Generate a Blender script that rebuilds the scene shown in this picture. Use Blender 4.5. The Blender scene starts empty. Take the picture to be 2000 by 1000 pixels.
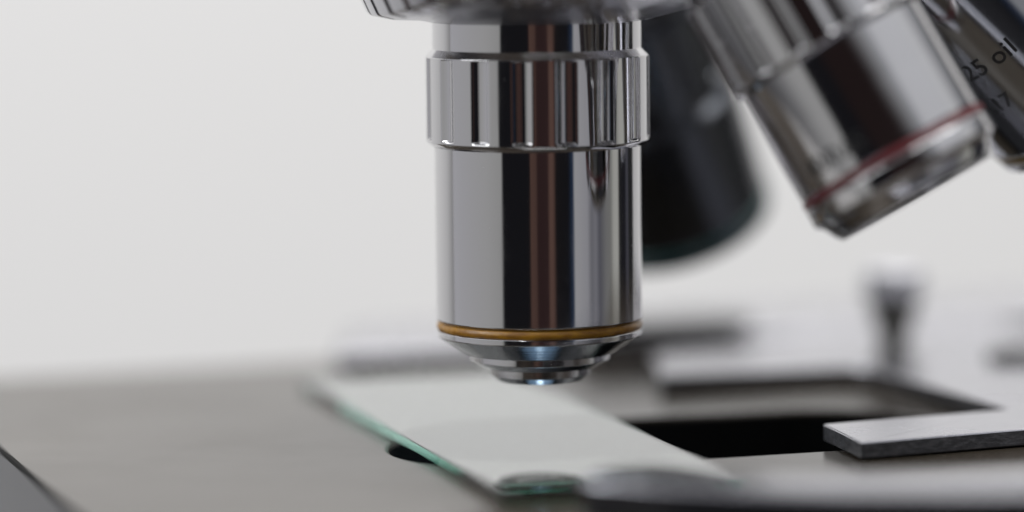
import bpy, bmesh, math, random
from mathutils import Vector, Matrix
random.seed(7)
PI = math.pi
MM = 0.001                      # everything below is authored in millimetres

# ------------------------------------------------------------------ camera
F = 7000.0                      # focal length in pixels of the 2000 px wide photograph
PITCH = 0.106
ROLL = -0.0107
HC = 57.4                       # camera height over the stage top (mm)
fw = Vector((0, math.cos(PITCH), -math.sin(PITCH)))
up0 = Vector((0, math.sin(PITCH), math.cos(PITCH)))
rt0 = Vector((1, 0, 0))
rt = rt0 * math.cos(ROLL) + up0 * math.sin(ROLL)
up = up0 * math.cos(ROLL) - rt0 * math.sin(ROLL)
CAM = Vector((0, 0, HC))

def P(px, py, Y=None, z=None):
    """world point (mm) seen at a photograph pixel, at depth Y or at height z"""
    d = fw * F + rt * (px - 1000) + up * (500 - py)
    t = (Y / d.y) if Y is not None else ((z - HC) / d.z)
    return CAM + d * t

sc = bpy.context.scene
cam_d = bpy.data.cameras.new('camera')
cam = bpy.data.objects.new('camera', cam_d)
sc.collection.objects.link(cam)
M = Matrix(((rt.x, up.x, -fw.x, 0), (rt.y, up.y, -fw.y, 0), (rt.z, up.z, -fw.z, 0), (0, 0, 0, 1)))
cam.matrix_world = Matrix.Translation(CAM * MM) @ M
cam_d.sensor_width = 36
cam_d.lens = F / 2000 * 36
cam_d.clip_start = 0.01
cam_d.clip_end = 50
cam_d.dof.use_dof = True
cam_d.dof.focus_distance = 0.357
cam_d.dof.aperture_fstop = 5.3
cam_d.dof.aperture_blades = 0
sc.camera = cam

# ------------------------------------------------------------------ world: the soft surroundings, by direction
w = bpy.data.worlds.new('World'); sc.world = w; w.use_nodes = True
nt = w.node_tree; N = nt.nodes; L = nt.links
N.clear()
out = N.new('ShaderNodeOutputWorld'); bg = N.new('ShaderNodeBackground')
L.new(bg.outputs[0], out.inputs[0])
tc = N.new('ShaderNodeTexCoord'); sx = N.new('ShaderNodeSeparateXYZ')
L.new(tc.outputs['Generated'], sx.inputs[0])
neg = N.new('ShaderNodeMath'); neg.operation = 'MULTIPLY'; neg.inputs[1].default_value = -1
L.new(sx.outputs['Y'], neg.inputs[0])
at2 = N.new('ShaderNodeMath'); at2.operation = 'ARCTAN2'
L.new(sx.outputs['X'], at2.inputs[0]); L.new(neg.outputs[0], at2.inputs[1])
mad = N.new('ShaderNodeMath'); mad.operation = 'MULTIPLY_ADD'
mad.inputs[1].default_value = 1 / (2 * PI); mad.inputs[2].default_value = 0.5
L.new(at2.outputs[0], mad.inputs[0])
ramp = N.new('ShaderNodeValToRGB')
L.new(mad.outputs[0], ramp.inputs[0])
K = (.010, .010, .012)
stops = [(-180, (.55, .55, .57)), (-112, (.50, .50, .53)), (-95, (.47, .47, .49)), (-60, (.43, .43, .43)), (-42, (.38, .38, .375)), (-40, K),
         (-10, K), (-8.5, (.10, .058, .047)), (-3, (.085, .05, .042)), (-1, (.032, .018, .018)), (10, (.035, .02, .02)), (12, (.125, .074, .06)),
         (16, (.115, .067, .055)), (19, (.012, .011, .012)), (33, K), (38, (.02, .035, .07)), (40.5, (.40, .40, .415)), (55, (.34, .34, .365)),
         (60, (.18, .18, .20)), (66, (.22, .22, .245)), (71, (.11, .11, .13)), (80, (.20, .20, .20)), (87, (.22, .22, .21)), (92, (.44, .44, .41)), (99, (.46, .46, .43)),
         (101, (.02, .02, .022)), (112, (.012, .012, .016)), (117, (.09, .09, .11)), (120, (.02, .02, .02)), (138, (.03, .03, .035)), (142, (.6, .6, .62)), (180, (.55, .55, .57))]
el = ramp.color_ramp.elements
while len(el) > 1: el.remove(el[-1])
el[0].position = 0; el[0].color = (*stops[0][1], 1)
for a_, c_ in stops[1:]:
    e = el.new((a_ + 180) / 360); e.color = (*c_, 1)
upr = N.new('ShaderNodeMapRange'); upr.interpolation_type = 'SMOOTHSTEP'
upr.inputs[1].default_value = .30; upr.inputs[2].default_value = .62
L.new(sx.outputs['Z'], upr.inputs[0])
m1 = N.new('ShaderNodeMix'); m1.data_type = 'RGBA'
brn = N.new('ShaderNodeMapRange'); brn.interpolation_type = 'SMOOTHSTEP'
brn.inputs[1].default_value = -.02; brn.inputs[2].default_value = .08
L.new(sx.outputs['Z'], brn.inputs[0])
fro = N.new('ShaderNodeMath'); fro.operation = 'ABSOLUTE'; L.new(at2.outputs[0], fro.inputs[0])
fr2 = N.new('ShaderNodeMath'); fr2.operation = 'LESS_THAN'; fr2.inputs[1].default_value = math.radians(24); L.new(fro.outputs[0], fr2.inputs[0])
fr3 = N.new('ShaderNodeMath'); fr3.operation = 'MULTIPLY'; L.new(fr2.outputs[0], fr3.inputs[0]); L.new(brn.outputs[0], fr3.inputs[1])
m0 = N.new('ShaderNodeMix'); m0.data_type = 'RGBA'
L.new(fr3.outputs[0], m0.inputs[0]); L.new(ramp.outputs[0], m0.inputs[6]); m0.inputs[7].default_value = (.018, .012, .012, 1)
L.new(upr.outputs[0], m1.inputs[0]); L.new(m0.outputs[2], m1.inputs[6]); m1.inputs[7].default_value = (.74, .75, .78, 1)
dnr = N.new('ShaderNodeMapRange'); dnr.interpolation_type = 'SMOOTHSTEP'
dnr.inputs[1].default_value = -.25; dnr.inputs[2].default_value = -.5
L.new(sx.outputs['Z'], dnr.inputs[0])
m2 = N.new('ShaderNodeMix'); m2.data_type = 'RGBA'
L.new(dnr.outputs[0], m2.inputs[0]); L.new(m1.outputs[2], m2.inputs[6]); m2.inputs[7].default_value = (.03, .03, .033, 1)
L.new(m2.outputs[2], bg.inputs[0]); bg.inputs[1].default_value = 1.0

# ------------------------------------------------------------------ lamps
def area(name, loc, target, size, power, col=(1, 1, 1), sizey=None):
    ld = bpy.data.lights.new(name, 'AREA'); ld.energy = power; ld.color = col
    ld.shape = 'RECTANGLE'; ld.size = size; ld.size_y = sizey or size
    o = bpy.data.objects.new(name, ld); sc.collection.objects.link(o)
    o.location = loc
    o.rotation_euler = (Vector(target) - Vector(loc)).to_track_quat('-Z', 'Y').to_euler()
    return o
area('overhead_fill', (0.25, 0.35, 1.6), (0.1, 1.0, 0.0), 1.4, 44, (1, .99, .98))  # added overhead area lamp, brightens the wall and stage
area('left_fill', (-1.3, 0.0, 0.9), (0.0, 0.9, 0.1), 0.9, 14, (.96, .98, 1))  # added soft area lamp from the left, lifts wall and stage

sc.view_settings.view_transform = 'Standard'
sc.view_settings.look = 'None'
sc.view_settings.exposure = 0
sc.view_settings.gamma = 1
sc.render.engine = 'CYCLES'
sc.cycles.use_denoising = True
sc.cycles.max_bounces = 14
sc.cycles.transmission_bounces = 10
sc.cycles.glossy_bounces = 8
sc.cycles.sample_clamp_indirect = 4

# ------------------------------------------------------------------ helpers
def mat(name, col, metal=0.0, rough=0.3, spec=0.5, **k):
    m = bpy.data.materials.new(name); m.use_nodes = True
    b = m.node_tree.nodes['Principled BSDF']
    b.inputs['Base Color'].default_value = (*col, 1)
    b.inputs['Metallic'].default_value = metal
    b.inputs['Roughness'].default_value = rough
    b.inputs['Specular IOR Level'].default_value = spec
    for kk, v in k.items(): b.inputs[kk.replace('_', ' ')].default_value = v
    return m

def noise_to(m, sock, lo, hi, scale, detail=4, stretch=(1, 1, 1), rough=.55, fmin=.3, fmax=.7):
    """object-space noise driving an input between lo and hi"""
    nt = m.node_tree; N = nt.nodes; b = N['Principled BSDF']
    tc = N.new('ShaderNodeTexCoord'); mp = N.new('ShaderNodeMapping'); mp.inputs['Scale'].default_value = stretch
    nz = N.new('ShaderNodeTexNoise'); nz.inputs['Scale'].default_value = scale; nz.inputs['Detail'].default_value = detail
    nz.inputs['Roughness'].default_value = rough
    nt.links.new(tc.outputs['Object'], mp.inputs[0]); nt.links.new(mp.outputs[0], nz.inputs['Vector'])
    mr = N.new('ShaderNodeMapRange'); mr.inputs[1].default_value = fmin; mr.inputs[2].default_value = fmax
    nt.links.new(nz.outputs['Fac'], mr.inputs[0])
    if isinstance(lo, tuple):
        mx = N.new('ShaderNodeMix'); mx.data_type = 'RGBA'
        mx.inputs[6].default_value = (*lo, 1); mx.inputs[7].default_value = (*hi, 1)
        nt.links.new(mr.outputs[0], mx.inputs[0]); nt.links.new(mx.outputs[2], b.inputs[sock])
    else:
        mr.inputs[3].default_value = lo; mr.inputs[4].default_value = hi
        nt.links.new(mr.outputs[0], b.inputs[sock])

def bump_noise(m, scale, strength, dist, stretch=(1, 1, 1), detail=3):
    nt = m.node_tree; N = nt.nodes; b = N['Principled BSDF']
    tc = N.new('ShaderNodeTexCoord'); mp = N.new('ShaderNodeMapping'); mp.inputs['Scale'].default_value = stretch
    nz = N.new('ShaderNodeTexNoise'); nz.inputs['Scale'].default_value = scale; nz.inputs['Detail'].default_value = detail
    bp = N.new('ShaderNodeBump'); bp.inputs['Strength'].default_value = strength; bp.inputs['Distance'].default_value = dist
    nt.links.new(tc.outputs['Object'], mp.inputs[0]); nt.links.new(mp.outputs[0], nz.inputs['Vector'])
    nt.links.new(nz.outputs['Fac'], bp.inputs['Height']); nt.links.new(bp.outputs[0], b.inputs['Normal'])

ROUND = {'objective_lens', 'grip_ring', 'colour_band', 'nose_cone', 'front_tip', 'front_rim', 'turret_body', 'thumbscrew', 'screw_cap', 'screw', 'condenser_mount', 'streak_glow'}
def link(name, bm, mats, parent=None, sharp=None):
    """bmesh in mm -> one mesh object in metres"""
    bmesh.ops.scale(bm, vec=(MM, MM, MM), verts=bm.verts)
    bmesh.ops.recalc_face_normals(bm, faces=bm.faces)
    lim = math.radians(sharp or (28 if 'lens' in name or name in ROUND else 14))
    for f in bm.faces: f.smooth = True
    for e in bm.edges:
        if len(e.link_faces) == 2 and e.calc_face_angle(0) > lim: e.smooth = False
    me = bpy.data.meshes.new(name); bm.to_mesh(me); bm.free()
    for m in (mats if isinstance(mats, (list, tuple)) else [mats]): me.materials.append(m)
    if mats is chrome_turned:                    # upright bands are polished, only the cones are turned
        me.materials.append(chrome)
        for p in me.polygons:
            if abs(p.normal.z) < .2: p.material_index = 1
    o = bpy.data.objects.new(name, me); sc.collection.objects.link(o)
    if parent: o.parent = parent
    return o

def empty(name, loc=(0, 0, 0), parent=None):
    o = bpy.data.objects.new(name, None); sc.collection.objects.link(o)
    o.location = Vector(loc) * MM; o.empty_display_size = .01
    if parent: o.parent = parent
    return o

def rounded(prof, rad=.12, seg=3):
    """soften the corners of an (r, z) profile"""
    res = [prof[0]]
    for i in range(1, len(prof) - 1):
        a, b, c = map(Vector, (prof[i - 1], prof[i], prof[i + 1]))
        d1, d2 = a - b, c - b
        if d1.length < 1e-6 or d2.length < 1e-6: continue
        k = min(rad, d1.length * .4, d2.length * .4)
        p, q = b + d1.normalized() * k, b + d2.normalized() * k
        s1, s2 = min(.03, d1.length * .05), min(.03, d2.length * .05)      # support loops keep the long faces flat
        res.append(tuple(p + d1.normalized() * s1))
        for j in range(seg + 1):
            t = j / seg
            if j == seg: tail = tuple(q + d2.normalized() * s2)
            res.append(tuple(p * (1 - t) ** 2 + b * 2 * t * (1 - t) + q * t * t))
        res.append(tail)
    res.append(prof[-1])
    return res

def lathe(prof, seg=192, rad=.12, rfun=None, cap0=True, cap1=True):
    """revolve an (r, z) profile about Z; rfun(phi, r, z) -> r lets flutes be cut"""
    bm = bmesh.new(); pr = rounded(prof, rad) if rad else list(prof)
    rings = []
    for r, z in pr:
        rings.append([bm.verts.new(((rfun(2 * PI * i / seg, r, z) if rfun else r) * math.cos(2 * PI * i / seg),
                                    (rfun(2 * PI * i / seg, r, z) if rfun else r) * math.sin(2 * PI * i / seg), z)) for i in range(seg)])
    for a, b in zip(rings, rings[1:]):
        for i in range(seg):
            j = (i + 1) % seg
            bm.faces.new((a[i], a[j], b[j], b[i]))
    if cap0: bm.faces.new(rings[0])
    if cap1: bm.faces.new(rings[-1])
    return bm

def plate(poly, z0, z1, bev=.15, holes=(), side_mat=0, edge_mat=None):
    """flat plate from an outline (x, y in mm), optional through holes, bevelled top and bottom rims"""
    bm = bmesh.new()
    def area2(p): return sum(p[i][0] * p[(i + 1) % len(p)][1] - p[(i + 1) % len(p)][0] * p[i][1] for i in range(len(p)))
    def inset(p, k):
        n = len(p); s = 1 if area2(p) > 0 else -1; res = []
        for i in range(n):
            a, b, c = Vector(p[i - 1][:2]), Vector(p[i][:2]), Vector(p[(i + 1) % n][:2])
            e1, e2 = (b - a).normalized(), (c - b).normalized()
            n1, n2 = Vector((-e1.y, e1.x)) * s, Vector((-e2.y, e2.x)) * s
            m = (n1 + n2); m = m / max(.25, m.length_squared) * 2
            q = b + m * k
            res.append((q.x, q.y))
        return res
    tops, bots = [], []
    for k_, loop in enumerate([poly] + list(holes)):
        g = -1 if k_ else 1
        rows = []
        ins = inset(loop, bev * g); mid = inset(loop, bev * .3 * g)
        for pts, z in ((ins, z1), (mid, z1 - bev * .3), (loop, z1 - bev), (loop, z0 + bev), (ins, z0)):
            rows.append([bm.verts.new((x, y, z)) for x, y in [q[:2] for q in pts]])
        n = len(loop)
        for ri, (a, b) in enumerate(zip(rows, rows[1:])):
            for i in range(n):
                j = (i + 1) % n
                f = bm.faces.new((a[i], a[j], b[j], b[i]))
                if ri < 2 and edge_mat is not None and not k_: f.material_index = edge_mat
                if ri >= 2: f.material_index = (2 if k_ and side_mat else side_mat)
        tops.append(rows[0]); bots.append(rows[-1])
    for rows, z in ((tops, z1), (bots, z0)):
        edges = []
        for r in rows:
            for i in range(len(r)):
                e = bm.edges.get((r[i], r[(i + 1) % len(r)]))
                edges.append(e)
        bmesh.ops.triangle_fill(bm, use_beauty=True, use_dissolve=True, edges=edges)
    return bm

def smooth_path(pts, n=8, closed=False):
    """Catmull-Rom through points"""
    res = []; m = len(pts)
    rng = range(m) if closed else range(m - 1)
    g = (lambda i: pts[i % m]) if closed else (lambda i: pts[max(0, min(m - 1, i))])
    for i in rng:
        p0, p1, p2, p3 = (Vector(g(i - 1)[:2]), Vector(g(i)[:2]), Vector(g(i + 1)[:2]), Vector(g(i + 2)[:2]))
        for k in range(n):
            t = k / n
            q = .5 * ((2 * p1) + (p2 - p0) * t + (2 * p0 - 5 * p1 + 4 * p2 - p3) * t * t + (3 * p1 - p0 - 3 * p2 + p3) * t ** 3)
            res.append((q.x, q.y))
    if not closed: res.append(tuple(pts[-1][:2]))
    return res

def round_corners(pts, rad, seg=6):
    res = []; n = len(pts)
    for i in range(n):
        a, b, c = Vector(pts[i - 1][:2]), Vector(pts[i][:2]), Vector(pts[(i + 1) % n][:2])
        r = rad[i] if isinstance(rad, (list, tuple)) else rad
        if r <= 0: res.append((b.x, b.y)); continue
        d1, d2 = a - b, c - b
        k = min(r, d1.length * .45, d2.length * .45)
        p, q = b + d1.normalized() * k, b + d2.normalized() * k
        for j in range(seg + 1):
            t = j / seg; v = p * (1 - t) ** 2 + b * 2 * t * (1 - t) + q * t * t
            res.append((v.x, v.y))
    return res

# ------------------------------------------------------------------ materials
chrome = mat('polished_chrome', (.615, .61, .62), 1, .05)
noise_to(chrome, 'Roughness', .055, .17, 90, 8, (1, 1, .5), .7, .42, .75)
_n = chrome.node_tree.nodes; _l = chrome.node_tree.links; _b = _n['Principled BSDF']      # dust specks over the smudges
_tc = _n.new('ShaderNodeTexCoord'); _v = _n.new('ShaderNodeTexNoise'); _v.inputs['Scale'].default_value = 3200; _v.inputs['Detail'].default_value = 1
_l.new(_tc.outputs['Object'], _v.inputs['Vector'])
_m = _n.new('ShaderNodeMapRange'); _m.inputs[1].default_value = .75; _m.inputs[2].default_value = .85; _m.inputs[4].default_value = .3
_l.new(_v.outputs['Fac'], _m.inputs[0])
_x = _n.new('ShaderNodeMath'); _x.operation = 'MAXIMUM'
_l.new(_b.inputs['Roughness'].links[0].from_socket, _x.inputs[0]); _l.new(_m.outputs[0], _x.inputs[1]); _l.new(_x.outputs[0], _b.inputs['Roughness'])
bump_noise(chrome, 900, .012, .0002, (1, 1, .12))
chrome_turned = mat('turned_chrome', (.60, .61, .63), 1, .12)
tg = chrome_turned.node_tree.nodes.new('ShaderNodeTangent'); tg.direction_type = 'RADIAL'; tg.axis = 'Z'
cb_ = chrome_turned.node_tree.nodes['Principled BSDF']
cb_.inputs['Roughness'].default_value = .10; cb_.inputs['Anisotropic'].default_value = .9; cb_.inputs['Anisotropic Rotation'].default_value = .25
chrome_turned.node_tree.links.new(tg.outputs[0], cb_.inputs['Tangent'])
bump_noise(chrome_turned, 500, .04, .0003, (.05, .05, 14))
satin = mat('satin_nickel', (.58, .58, .61), 1, .24)
noise_to(satin, 'Roughness', .2, .3, 120)
steel_dark = mat('smoked_chrome', (.42, .43, .45), 1, .10)
dark_reflection_chrome = mat('dark_reflection_chrome', (.09, .095, .105), 1, .24)  # rear objective's dark reflections put into the chrome's colour
yellow = mat('yellow_enamel', (.52, .25, .015), 0, .32, .5)
noise_to(yellow, 'Base Color', (.13, .045, .002), (.38, .18, .003), 420, 5, (1, 1, 3), .6, .25, .65)
noise_to(yellow, 'Roughness', .25, .5, 600)
bump_noise(yellow, 1500, .25, .0003)
red = mat('red_enamel', (.09, .006, .010), 0, .3)
teal = mat('teal_enamel', (.004, .05, .05), 0, .3)
ochre = mat('ochre_enamel', (.16, .10, .02), 0, .35)
ink = mat('black_ink', (.012, .012, .012), 0, .5)
lensglass = mat('coated_lens', (.04, .05, .10), 0, .03, 1.0, Coat_Weight=1.0)
stage_m = mat('stage_lacquer', (.03, .03, .03), 0, .26, .21)
stage_m.node_tree.nodes['Principled BSDF'].inputs['Specular Tint'].default_value = (1, .975, .94, 1)
noise_to(stage_m, 'Base Color', (.026, .020, .014), (.044, .037, .029), 38, 5, (1, 1, 1))
noise_to(stage_m, 'Roughness', .12, .21, 55, 6, (1, 1, 1))
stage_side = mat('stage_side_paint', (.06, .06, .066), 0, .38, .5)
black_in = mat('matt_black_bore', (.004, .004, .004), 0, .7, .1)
alu = mat('satin_aluminium', (.50, .50, .54), 1, .24)
noise_to(alu, 'Roughness', .2, .29, 150)
worn = mat('worn_dark_reflection_edge', (.05, .05, .055), .3, .35)  # real wear, plus the frame side's dark reflection put into the colour
noise_to(worn, 'Base Color', (.05, .05, .055), (.16, .16, .17), 1700, 8, (.5, .5, 1.5), .75, .46, .78)
bump_noise(worn, 1600, .3, .0003, (.6, .6, 1.5), 5)
blk = mat('black_finish_dark_reflection', (.012, .012, .014), 0, .25, .35)  # black parts; also paints the finger side's dark reflection
cap_m = mat('dull_grey_cap', (.50, .50, .53), .6, .5)
knob_m = mat('knurled_dark_metal', (.05, .048, .04), .2, .45)
wall_m = mat('matt_white_wall', (.80, .79, .775), 0, .9, .1)
noise_to(wall_m, 'Base Color', (.785, .778, .768), (.80, .793, .783), 1.6, 2)

glass = bpy.data.materials.new('slide_glass'); glass.use_nodes = True
gb = glass.node_tree.nodes['Principled BSDF']
gb.inputs['Base Color'].default_value = (1, 1, 1, 1); gb.inputs['Transmission Weight'].default_value = 1
gb.inputs['Roughness'].default_value = 0.012; gb.inputs['IOR'].default_value = 1.52
va = glass.node_tree.nodes.new('ShaderNodeVolumeAbsorption')
va.inputs['Color'].default_value = (.35, .88, .74, 1); va.inputs['Density'].default_value = 34
glass.node_tree.links.new(va.outputs[0], glass.node_tree.nodes['Material Output'].inputs['Volume'])

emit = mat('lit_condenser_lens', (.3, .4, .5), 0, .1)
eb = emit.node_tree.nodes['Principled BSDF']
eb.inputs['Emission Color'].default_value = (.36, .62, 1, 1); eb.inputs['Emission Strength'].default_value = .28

glowm = mat('lit_streak_glow', (.5, .5, .5), 0, .1)  # glow for the small disc added on the condenser
lb_ = glowm.node_tree.nodes['Principled BSDF']
lb_.inputs['Emission Color'].default_value = (.66, .84, 1, 1); lb_.inputs['Emission Strength'].default_value = 110

# ------------------------------------------------------------------ setting: white wall behind
bm = bmesh.new()
Yw = 1200
vs = [bm.verts.new(v) for v in ((-2300, Yw, -900), (1000, Yw, -900), (1000, Yw, 1700), (-2300, Yw, 1700))]
bm.faces.new(vs)
bw = bmesh.ops.extrude_face_region(bm, geom=bm.faces[:])
bmesh.ops.translate(bm, vec=(0, 60, 0), verts=[v for v in bw['geom'] if isinstance(v, bmesh.types.BMVert)])
wall = link('wall', bm, wall_m); wall['kind'] = 'structure'

# ------------------------------------------------------------------ the stage (yawed about 17 degrees to the camera)
YAW = math.radians(17.8)
T = Vector((math.cos(YAW), math.sin(YAW))); Nn = Vector((-math.sin(YAW), math.cos(YAW)))
def tn(p): return (Vector((p[0], p[1])).dot(T), Vector((p[0], p[1])).dot(Nn))
def xy(t, n): v = T * t + Nn * n; return (v.x, v.y)
t_left = .5 * (tn(P(0, 885, z=0))[0] + tn(P(150, 1000, z=0))[0])
n_back = .5 * (tn(P(0, 736, z=0))[1] + tn(P(560, 712, z=0))[1])
n_front = tn(P(1386, 895, z=0))[1]
t_tip = tn(P(755, 880, z=0))[0]
RH = 13.6
n_edge = 286.0                                    # front edge of the stage, just out of frame
cn = n_front + RH
hole = []
for k in range(33):
    a = PI / 2 + PI * k / 32; hole.append(xy(t_tip + RH + RH * math.cos(a), cn + RH * math.sin(a)))
for k in range(33):
    a = -PI / 2 + PI * k / 32; hole.append(xy(t_tip + 46 + RH * math.cos(a), cn + RH * math.sin(a)))
stage = empty('microscope_stage', (*xy(t_left + 70, cn), -14))
stage['label'] = 'thick grey rectangular stage plate with a black oblong opening under the slide'
stage['category'] = 'microscope stage'
outline = round_corners([xy(t_left, n_edge), xy(t_left + 190, n_edge), xy(t_left + 190, n_back), xy(t_left, n_back)], .8)
pbm = plate(outline, -14, 0, .45, [hole], side_mat=1, edge_mat=2)  # outer top bevel painted black as its dark reflection line
off = Vector((*xy(t_left + 70, cn), -14))
bmesh.ops.translate(pbm, vec=-off, verts=pbm.verts)
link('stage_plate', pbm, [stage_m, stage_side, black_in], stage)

# the main optical axis
D0 = 362.0
axp = P(1051.5, 400, Y=D0)
AX, AY = axp.x, axp.y
def zpx(y): return P(1050, y, Y=D0).z
S = (P(1100, 600, Y=D0) - P(1000, 600, Y=D0)).length / 100     # mm per pixel at the axis

# condenser lens in the opening under the objective: unseen, made to glow for the cone's blue streak
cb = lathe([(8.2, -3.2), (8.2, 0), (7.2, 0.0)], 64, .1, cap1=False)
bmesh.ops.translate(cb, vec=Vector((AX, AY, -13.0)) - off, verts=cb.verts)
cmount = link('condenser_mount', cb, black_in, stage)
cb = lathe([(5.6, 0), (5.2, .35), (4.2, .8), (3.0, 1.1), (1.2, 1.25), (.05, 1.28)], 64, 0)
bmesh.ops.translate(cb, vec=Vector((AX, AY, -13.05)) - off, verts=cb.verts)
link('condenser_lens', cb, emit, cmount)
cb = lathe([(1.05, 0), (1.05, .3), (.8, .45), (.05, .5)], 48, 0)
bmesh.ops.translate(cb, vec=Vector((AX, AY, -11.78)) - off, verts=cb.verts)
link('streak_glow', cb, glowm, cmount)  # bright disc added on the lens to make the cone's narrow streak

# ------------------------------------------------------------------ glass slide
ZS = 1.05
sl_near = P(980, 981, z=.03); sl_far = P(590, 757, z=.03)
d = Vector((sl_far.x - sl_near.x, sl_far.y - sl_near.y)); ln = d.length; d.normalize()
pr_ = Vector((d.y, -d.x))
b_ = P(1416, 915, z=ZS); wd = (Vector((b_.x, b_.y)) - Vector((sl_near.x, sl_near.y))).dot(pr_)
a0 = Vector((sl_near.x, sl_near.y))
ctr = a0 + d * ln / 2 + pr_ * wd / 2
poly = [a0, a0 + pr_ * wd, a0 + pr_ * wd + d * ln, a0 + d * ln]
poly = [tuple(q - ctr) for q in poly]
sb = plate(round_corners(poly, .25, 3), .03, ZS, .10)
slide = link('glass_slide', sb, glass, sharp=20)
slide.location = Vector((ctr.x, ctr.y, 0)) * MM
slide['label'] = 'clear glass microscope slide with green edges lying across the stage opening'
slide['category'] = 'glass slide'
print('slide', ln, wd, 'S', S)

# ------------------------------------------------------------------ lettering on cylinders
def lettering(txt, size, radius, ang, z, parent, name='lettering'):
    cu = bpy.data.curves.new('t', 'FONT'); cu.body = txt; cu.size = size; cu.align_x = 'LEFT'; cu.resolution_u = 5
    cu.extrude = 0; cu.offset = .03
    to = bpy.data.objects.new('t', cu); sc.collection.objects.link(to)
    bpy.context.view_layer.update()
    me = bpy.data.meshes.new_from_object(to.evaluated_get(bpy.context.evaluated_depsgraph_get()))
    bpy.data.objects.remove(to)
    bm = bmesh.new(); bm.from_mesh(me)
    bmesh.ops.triangulate(bm, faces=bm.faces[:])
    for _ in range(2):
        es = [e for e in bm.edges if e.calc_length() > .4]
        if es: bmesh.ops.subdivide_edges(bm, edges=es, cuts=1)
    fs = bm.faces[:]
    ex = bmesh.ops.extrude_face_region(bm, geom=fs)
    top = {v for v in ex['geom'] if isinstance(v, bmesh.types.BMVert)}
    for v in bm.verts:
        a = ang + v.co.x / radius; r = radius + (.03 if v in top else -.03)
        v.co = Vector((r * math.cos(a), r * math.sin(a), z + v.co.y))
    return link(name, bm, ink, parent)

# ------------------------------------------------------------------ revolving nosepiece with its objectives
PXD = S                                           # px -> mm
Cc = Vector((AX, AY, zpx(45) + 1003 * PXD))       # where the objective axes meet
al, be = math.radians(24), math.radians(10)
a_ax = Vector((math.sin(al) * math.cos(be), math.sin(al) * math.sin(be), -math.cos(al)))
nose = empty('revolving_nosepiece', Cc)
nose['label'] = 'chrome revolving turret with ribbed rim carrying four objective lenses above the stage'
nose['category'] = 'microscope nosepiece'
RC = 1003 * PXD + .9
prof = [(20, 22), (32.5, 26), (36.2, 29.5), (36.2, 39.9), (34.6, 41.1)]
for r in (32.0, 31.0, 30, 27, 24, 20, 16, 12, 8, 4, .1):
    prof.append((r, math.sqrt(RC * RC - r * r) - .05))
def ribs(phi, r, z):
    if 29.3 < z < 40.5 and r > 34.9:
        u = (phi * 52 / (2 * PI)) % 1.0
        g = max(0, 1 - abs(u - .5) / .12)
        return r - .8 * (g ** .6 if g > 0 else 0)
    return r
nb = lathe(prof, 52 * 16, .35, ribs)
q = Vector((0, 0, 1)).rotation_difference(a_ax)
bmesh.ops.rotate(nb, cent=(0, 0, 0), matrix=q.to_matrix(), verts=nb.verts)
link('turret_body', nb, satin, nose, 35)

def flutes(n, off_deg, half_deg, depth, R, ztop, zbot):
    o_ = math.radians(off_deg); hw = math.radians(half_deg)
    def f(phi, r, z):
        if r < R - .2: return r
        m = max(0, min(1, (ztop - z) / .06, (z - zbot) / .3)); m = m * m * (3 - 2 * m)
        per = 2 * PI / n
        u = ((phi - o_ + per / 2) % per) - per / 2
        if abs(u) < hw:
            x = u / hw
            return r - depth * m * (1 - x * x)
        return r
    return f

def objective(label, axis, anchor, anchor_s, spin, k, spec):
    """anchor: world point on the axis at distance anchor_s (mm) below the shoulder; k scales the radii"""
    o = link('objective_lens', lathe([(r * k, -z) for r, z in spec['body']], 256, .10), spec.get('mat', chrome), nose)
    zq = Vector((0, 0, -1)).rotation_difference(axis)
    origin = anchor - axis * anchor_s
    o.matrix_world = Matrix.Identity(4)
    o.location = (origin - Cc) * MM
    o.rotation_mode = 'QUATERNION'
    o.rotation_quaternion = zq @ Matrix.Rotation(spin, 3, 'Z').to_quaternion()
    o['label'] = label
    g = spec['grip']
    R = g['r'] * k
    zt, zb = -g['z0'] - g['b0'], -g['z1'] + g['b1']
    fl = flutes(g['n'], g['off'], g['half'], g['depth'], R, zt - .12, zb + .12)
    link('grip_ring', lathe([(g['ri'] * k, -g['z0']), (R, zt)] + [(R, zt - .12 - .06 * i) for i in range(3)] + [(R, zb + .12 + .07 * i) for i in range(5, -1, -1)] + [(R, zb), (g['ri2'] * k, -g['z1'])], 32 * g['n'], .10, fl), spec.get('mat', chrome), o, 40)
    if spec.get('band'):
        link('colour_band', lathe([(r * k, -z) for r, z in spec['band']], 256, .12), spec['band_mat'], o)
    if spec.get('nose'):
        link('nose_cone', lathe([(r * k, -z) for r, z in spec['nose']], 256, .05), spec.get('nose_mat', chrome_turned), o)
    if spec.get('tip'):
        link('front_tip', lathe([(r * k, -z) for r, z in spec['tip']], 192, .05), chrome_turned, o)
    if spec.get('rim'):
        link('front_rim', lathe([(r * k, -z) for r, z in spec['rim']], 192, .03), blk, o)
    if spec.get('lens'):
        r, z = spec['lens']
        link('front_lens', lathe([(r * k, -z + .3), (r * k, -z), (r * .8 * k, -z - .12), (r * .4 * k, -z - .25), (.02, -z - .28)], 96, 0), lensglass, o)
    for (txt, size, ang, z) in spec.get('text', ()):
        lettering(txt, size, spec['r'] * k, ang, -z, o)
    return o

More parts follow.
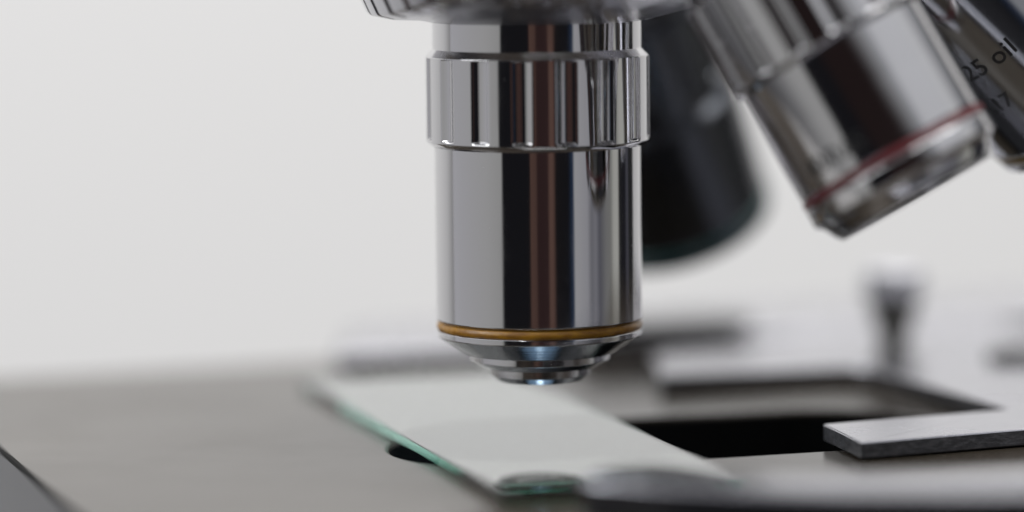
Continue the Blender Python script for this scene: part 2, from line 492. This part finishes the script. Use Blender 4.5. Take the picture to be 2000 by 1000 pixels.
z45 = zpx(45)
def zz(y): return z45 - zpx(y)                    # mm below the shoulder for a photo row
def rr(p): return p * S
main = {
    'r': rr(201),
    'body': [(rr(203), zz(0)), (rr(203), zz(99)), (rr(201), zz(104)), (rr(201), zz(619)), (rr(194), zz(622)), (rr(194), zz(639)), (rr(200), zz(640)), (rr(200), zz(652)), (rr(190), zz(655))],
    'grip': dict(n=16, off=-90 - 8.2, half=5.2, depth=.36, r=rr(216.5), ri=rr(203.2), ri2=rr(203), z0=zz(93), z1=zz(283), b0=zz(107) - zz(93), b1=zz(283) - zz(272)),
    'band': [(rr(194.2), zz(622.5)), (rr(197.5), zz(624)), (rr(199.8), zz(628)), (rr(201), zz(632)), (rr(200), zz(636.5)), (rr(198), zz(639)), (rr(195), zz(639.7))],
    'band_mat': yellow,
    'nose': [(rr(199), zz(652.2)), (rr(150), zz(684)), (rr(146), zz(686)), (rr(136), zz(686.3)), (rr(136), zz(700)), (rr(113), zz(712.5)), (rr(100), zz(713))],
    'tip': [(rr(98), zz(711)), (rr(98), zz(728.5)), (rr(84), zz(740)), (rr(82), zz(740.6))],
    'lens': (rr(48), zz(740)),
    'rim': [(rr(82), zz(740.3)), (rr(81), zz(741)), (rr(50), zz(741)), (rr(49), zz(740.3))],
}
objective('chrome objective with yellow ring, in sharp focus over the glass slide', Vector((0, 0, -1)), Vector((AX, AY, z45)), 0, 0, 1.0, main)

# red-ringed objective: leans right, its tip slightly towards the camera
ax2 = Vector((.485, -.15, -.86)).normalized()
an2 = P(1745, 308, Y=343)
b0 = zz(619) - zz(45)
s2 = {
    'r': 10.0,
    'body': [(10.1, 0), (10.1, 6), (10.0, 24), (10.0, 30.2), (9.85, 30.4), (9.85, 31.1), (10.15, 31.3), (10.15, 33.0), (9.4, 33.6), (8.9, 34.6), (8.6, 35.0), (7.4, 35.05), (6.9, 34.2), (5.5, 34.0)],
    'grip': dict(n=16, off=-90 + 4, half=5.2, depth=.36, r=10.75, ri=10.15, ri2=10.05, z0=8.5, z1=18.9, b0=.7, b1=.55),
    'band': [(9.9, 30.35), (10.12, 30.5), (10.15, 30.75), (10.12, 31.05), (9.9, 31.15)],
    'band_mat': red, 'rim': [(8.5, 35.0), (8.4, 35.25), (4.6, 35.25), (4.5, 34.0)], 'lens': (4.4, 34.6), 'mat': chrome,
    'text': [('40/0.65', 2.4, math.radians(-90 - 56), 28.9)],
}
objective('chrome objective with red ring, leaning right, slightly out of focus in front', ax2, an2, 30.8, 0, 0.975, s2)

# oil objective at the right edge of the frame
ax3 = Vector((.67, .26, -.69)).normalized()
an3 = P(2070, 160, Y=371)
s3 = {
    'r': 10.2,
    'body': [(10.2, 0), (10.2, 30.4), (9.95, 30.6), (9.95, 31.6), (10.2, 31.8), (10.2, 32.6), (8.0, 35.2), (6.6, 35.5), (6.6, 36.5), (5.0, 37.2)],
    'grip': dict(n=16, off=-80, half=5.2, depth=.36, r=11.0, ri=10.3, ri2=10.3, z0=1, z1=9, b0=.7, b1=.5),
    'band': [(10.0, 30.55), (10.2, 30.7), (10.25, 31.1), (10.2, 31.5), (10.0, 31.65)],
    'band_mat': ochre, 'lens': (3.5, 37.0), 'mat': steel_dark,
    'text': [('25 oil', 2.8, math.radians(-90 - 38), 19.9), ('0.17', 2.4, math.radians(-90 - 48), 24.4)],
}
objective('dark chrome oil objective marked 25 oil, cut by the right edge', ax3, an3, 30, 0, 1.0, s3)

# dark objective behind, tip away from the camera
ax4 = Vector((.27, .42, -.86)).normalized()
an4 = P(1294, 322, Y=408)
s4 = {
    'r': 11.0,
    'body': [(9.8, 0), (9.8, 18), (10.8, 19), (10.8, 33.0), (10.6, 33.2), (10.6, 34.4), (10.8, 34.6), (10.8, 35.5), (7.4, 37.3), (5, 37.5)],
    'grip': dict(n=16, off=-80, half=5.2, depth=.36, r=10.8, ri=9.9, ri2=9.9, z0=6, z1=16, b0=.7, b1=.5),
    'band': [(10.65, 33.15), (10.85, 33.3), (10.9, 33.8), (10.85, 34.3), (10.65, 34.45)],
    'band_mat': teal, 'lens': (3.5, 37.3), 'mat': dark_reflection_chrome,
}
objective('chrome objective in dark reflection, blurred, behind the yellow ringed one', ax4, an4, 28, 0, 1.0, s4)

# ------------------------------------------------------------------ slide holder on the stage
ZF0, ZF1 = .15, 1.85
hb = P(1745, 690, z=ZF0)
holder = empty('slide_holder', hb)
holder['label'] = 'silver metal slide holder frame with jaws open around the stage opening and a thumbscrew'
holder['category'] = 'slide holder'
def rel(bm): bmesh.ops.translate(bm, vec=-hb, verts=bm.verts); return bm
def pts(lst, z): return [tuple(P(x, y, z=z)[:2]) for x, y in lst]

fr = pts([(1608, 828), (1682, 864), (2000, 838), (2450, 806), (2500, 640), (2150, 640), (2000, 650), (1860, 612), (1700, 630), (1560, 655),
          (1420, 676), (1275, 691), (1290, 734), (1480, 725), (1660, 716), (1715, 722), (1972, 799)], ZF1)
fr = round_corners(fr, [.15, .15, 0, .5, .5, .5, 3, 6, 6, 8, 4, 1.0, 1.0, 0, 3, 3, .2], 5)
link('jaw_frame', rel(plate(fr, ZF0, ZF1, .14, side_mat=1)), [alu, worn], holder)

# carriage rail across the back of the stage
z_r = 2.1
r0 = tn(P(650, 693, z=z_r)); 
rail = [xy(r0[0], r0[1]), xy(r0[0] + 150, r0[1] - 0), xy(r0[0] + 150, r0[1] + 26), xy(r0[0] + 9, r0[1] + 26)]
link('carriage_rail', rel(plate(round_corners(rail, 2.5), .1, z_r, 1.45, side_mat=0)), [alu, stage_side], holder)
# dark bar lying along the rail's front
g0 = tn(P(1235, 664, z=4.4)); g1 = tn(P(1570, 642, z=4.4))
gm = [xy(g0[0], r0[1] - 2.2), xy(g1[0], r0[1] - 2.2), xy(g1[0] - 1, r0[1] + 7), xy(g0[0] + 1, r0[1] + 7)]
link('dark_bar', rel(plate(round_corners(gm, 3.0), 2.7, 4.0, .4)), stage_side, holder)

# sprung finger in the foreground
zf = 4.4
bk = smooth_path(pts([(1135, 934), (1250, 930), (1420, 930), (1700, 927), (2000, 918), (2300, 894), (2500, 850)], zf), 8)
ft = smooth_path(pts([(1150, 938), (1215, 943), (1330, 950), (1500, 956), (1700, 960), (2000, 958), (2300, 944), (2560, 900)], zf), 8)
link('sprung_finger', rel(plate(bk + ft[::-1], .4, zf, .3, side_mat=1)), [alu, blk], holder)  # sides painted black for the dark surroundings the metal reflects

# thumbscrew
kb = P(1745, 672, z=ZF1)
def kn(phi, r, z):
    return r + .07 * math.cos(phi * 28) if 1.5 < z < 5.6 else r
kbm = lathe([(1.6, 0), (1.6, .8), (1.9, 1.2), (3.1, 5.6), (2.9, 5.8)], 28 * 8, .1, kn)
bmesh.ops.translate(kbm, vec=kb - hb, verts=kbm.verts)
ks = link('thumbscrew', kbm, knob_m, holder, 50)
kbm = lathe([(2.6, 5.85), (3.3, 5.95), (3.5, 6.3), (3.5, 8.5), (3.2, 8.9), (1.5, 9.0), (.1, 9.0)], 96, .15)
bmesh.ops.translate(kbm, vec=kb - hb, verts=kbm.verts)
link('screw_cap', kbm, cap_m, ks)
# countersunk screw at the right edge
sw = P(1985, 700, z=ZF1)
kbm = lathe([(3.4, 0), (3.4, .7), (2.9, .95), (1.6, .95), (1.2, .5), (.05, .5)], 64, .05)
bmesh.ops.translate(kbm, vec=sw - hb, verts=kbm.verts)
link('screw', kbm, blk, holder)
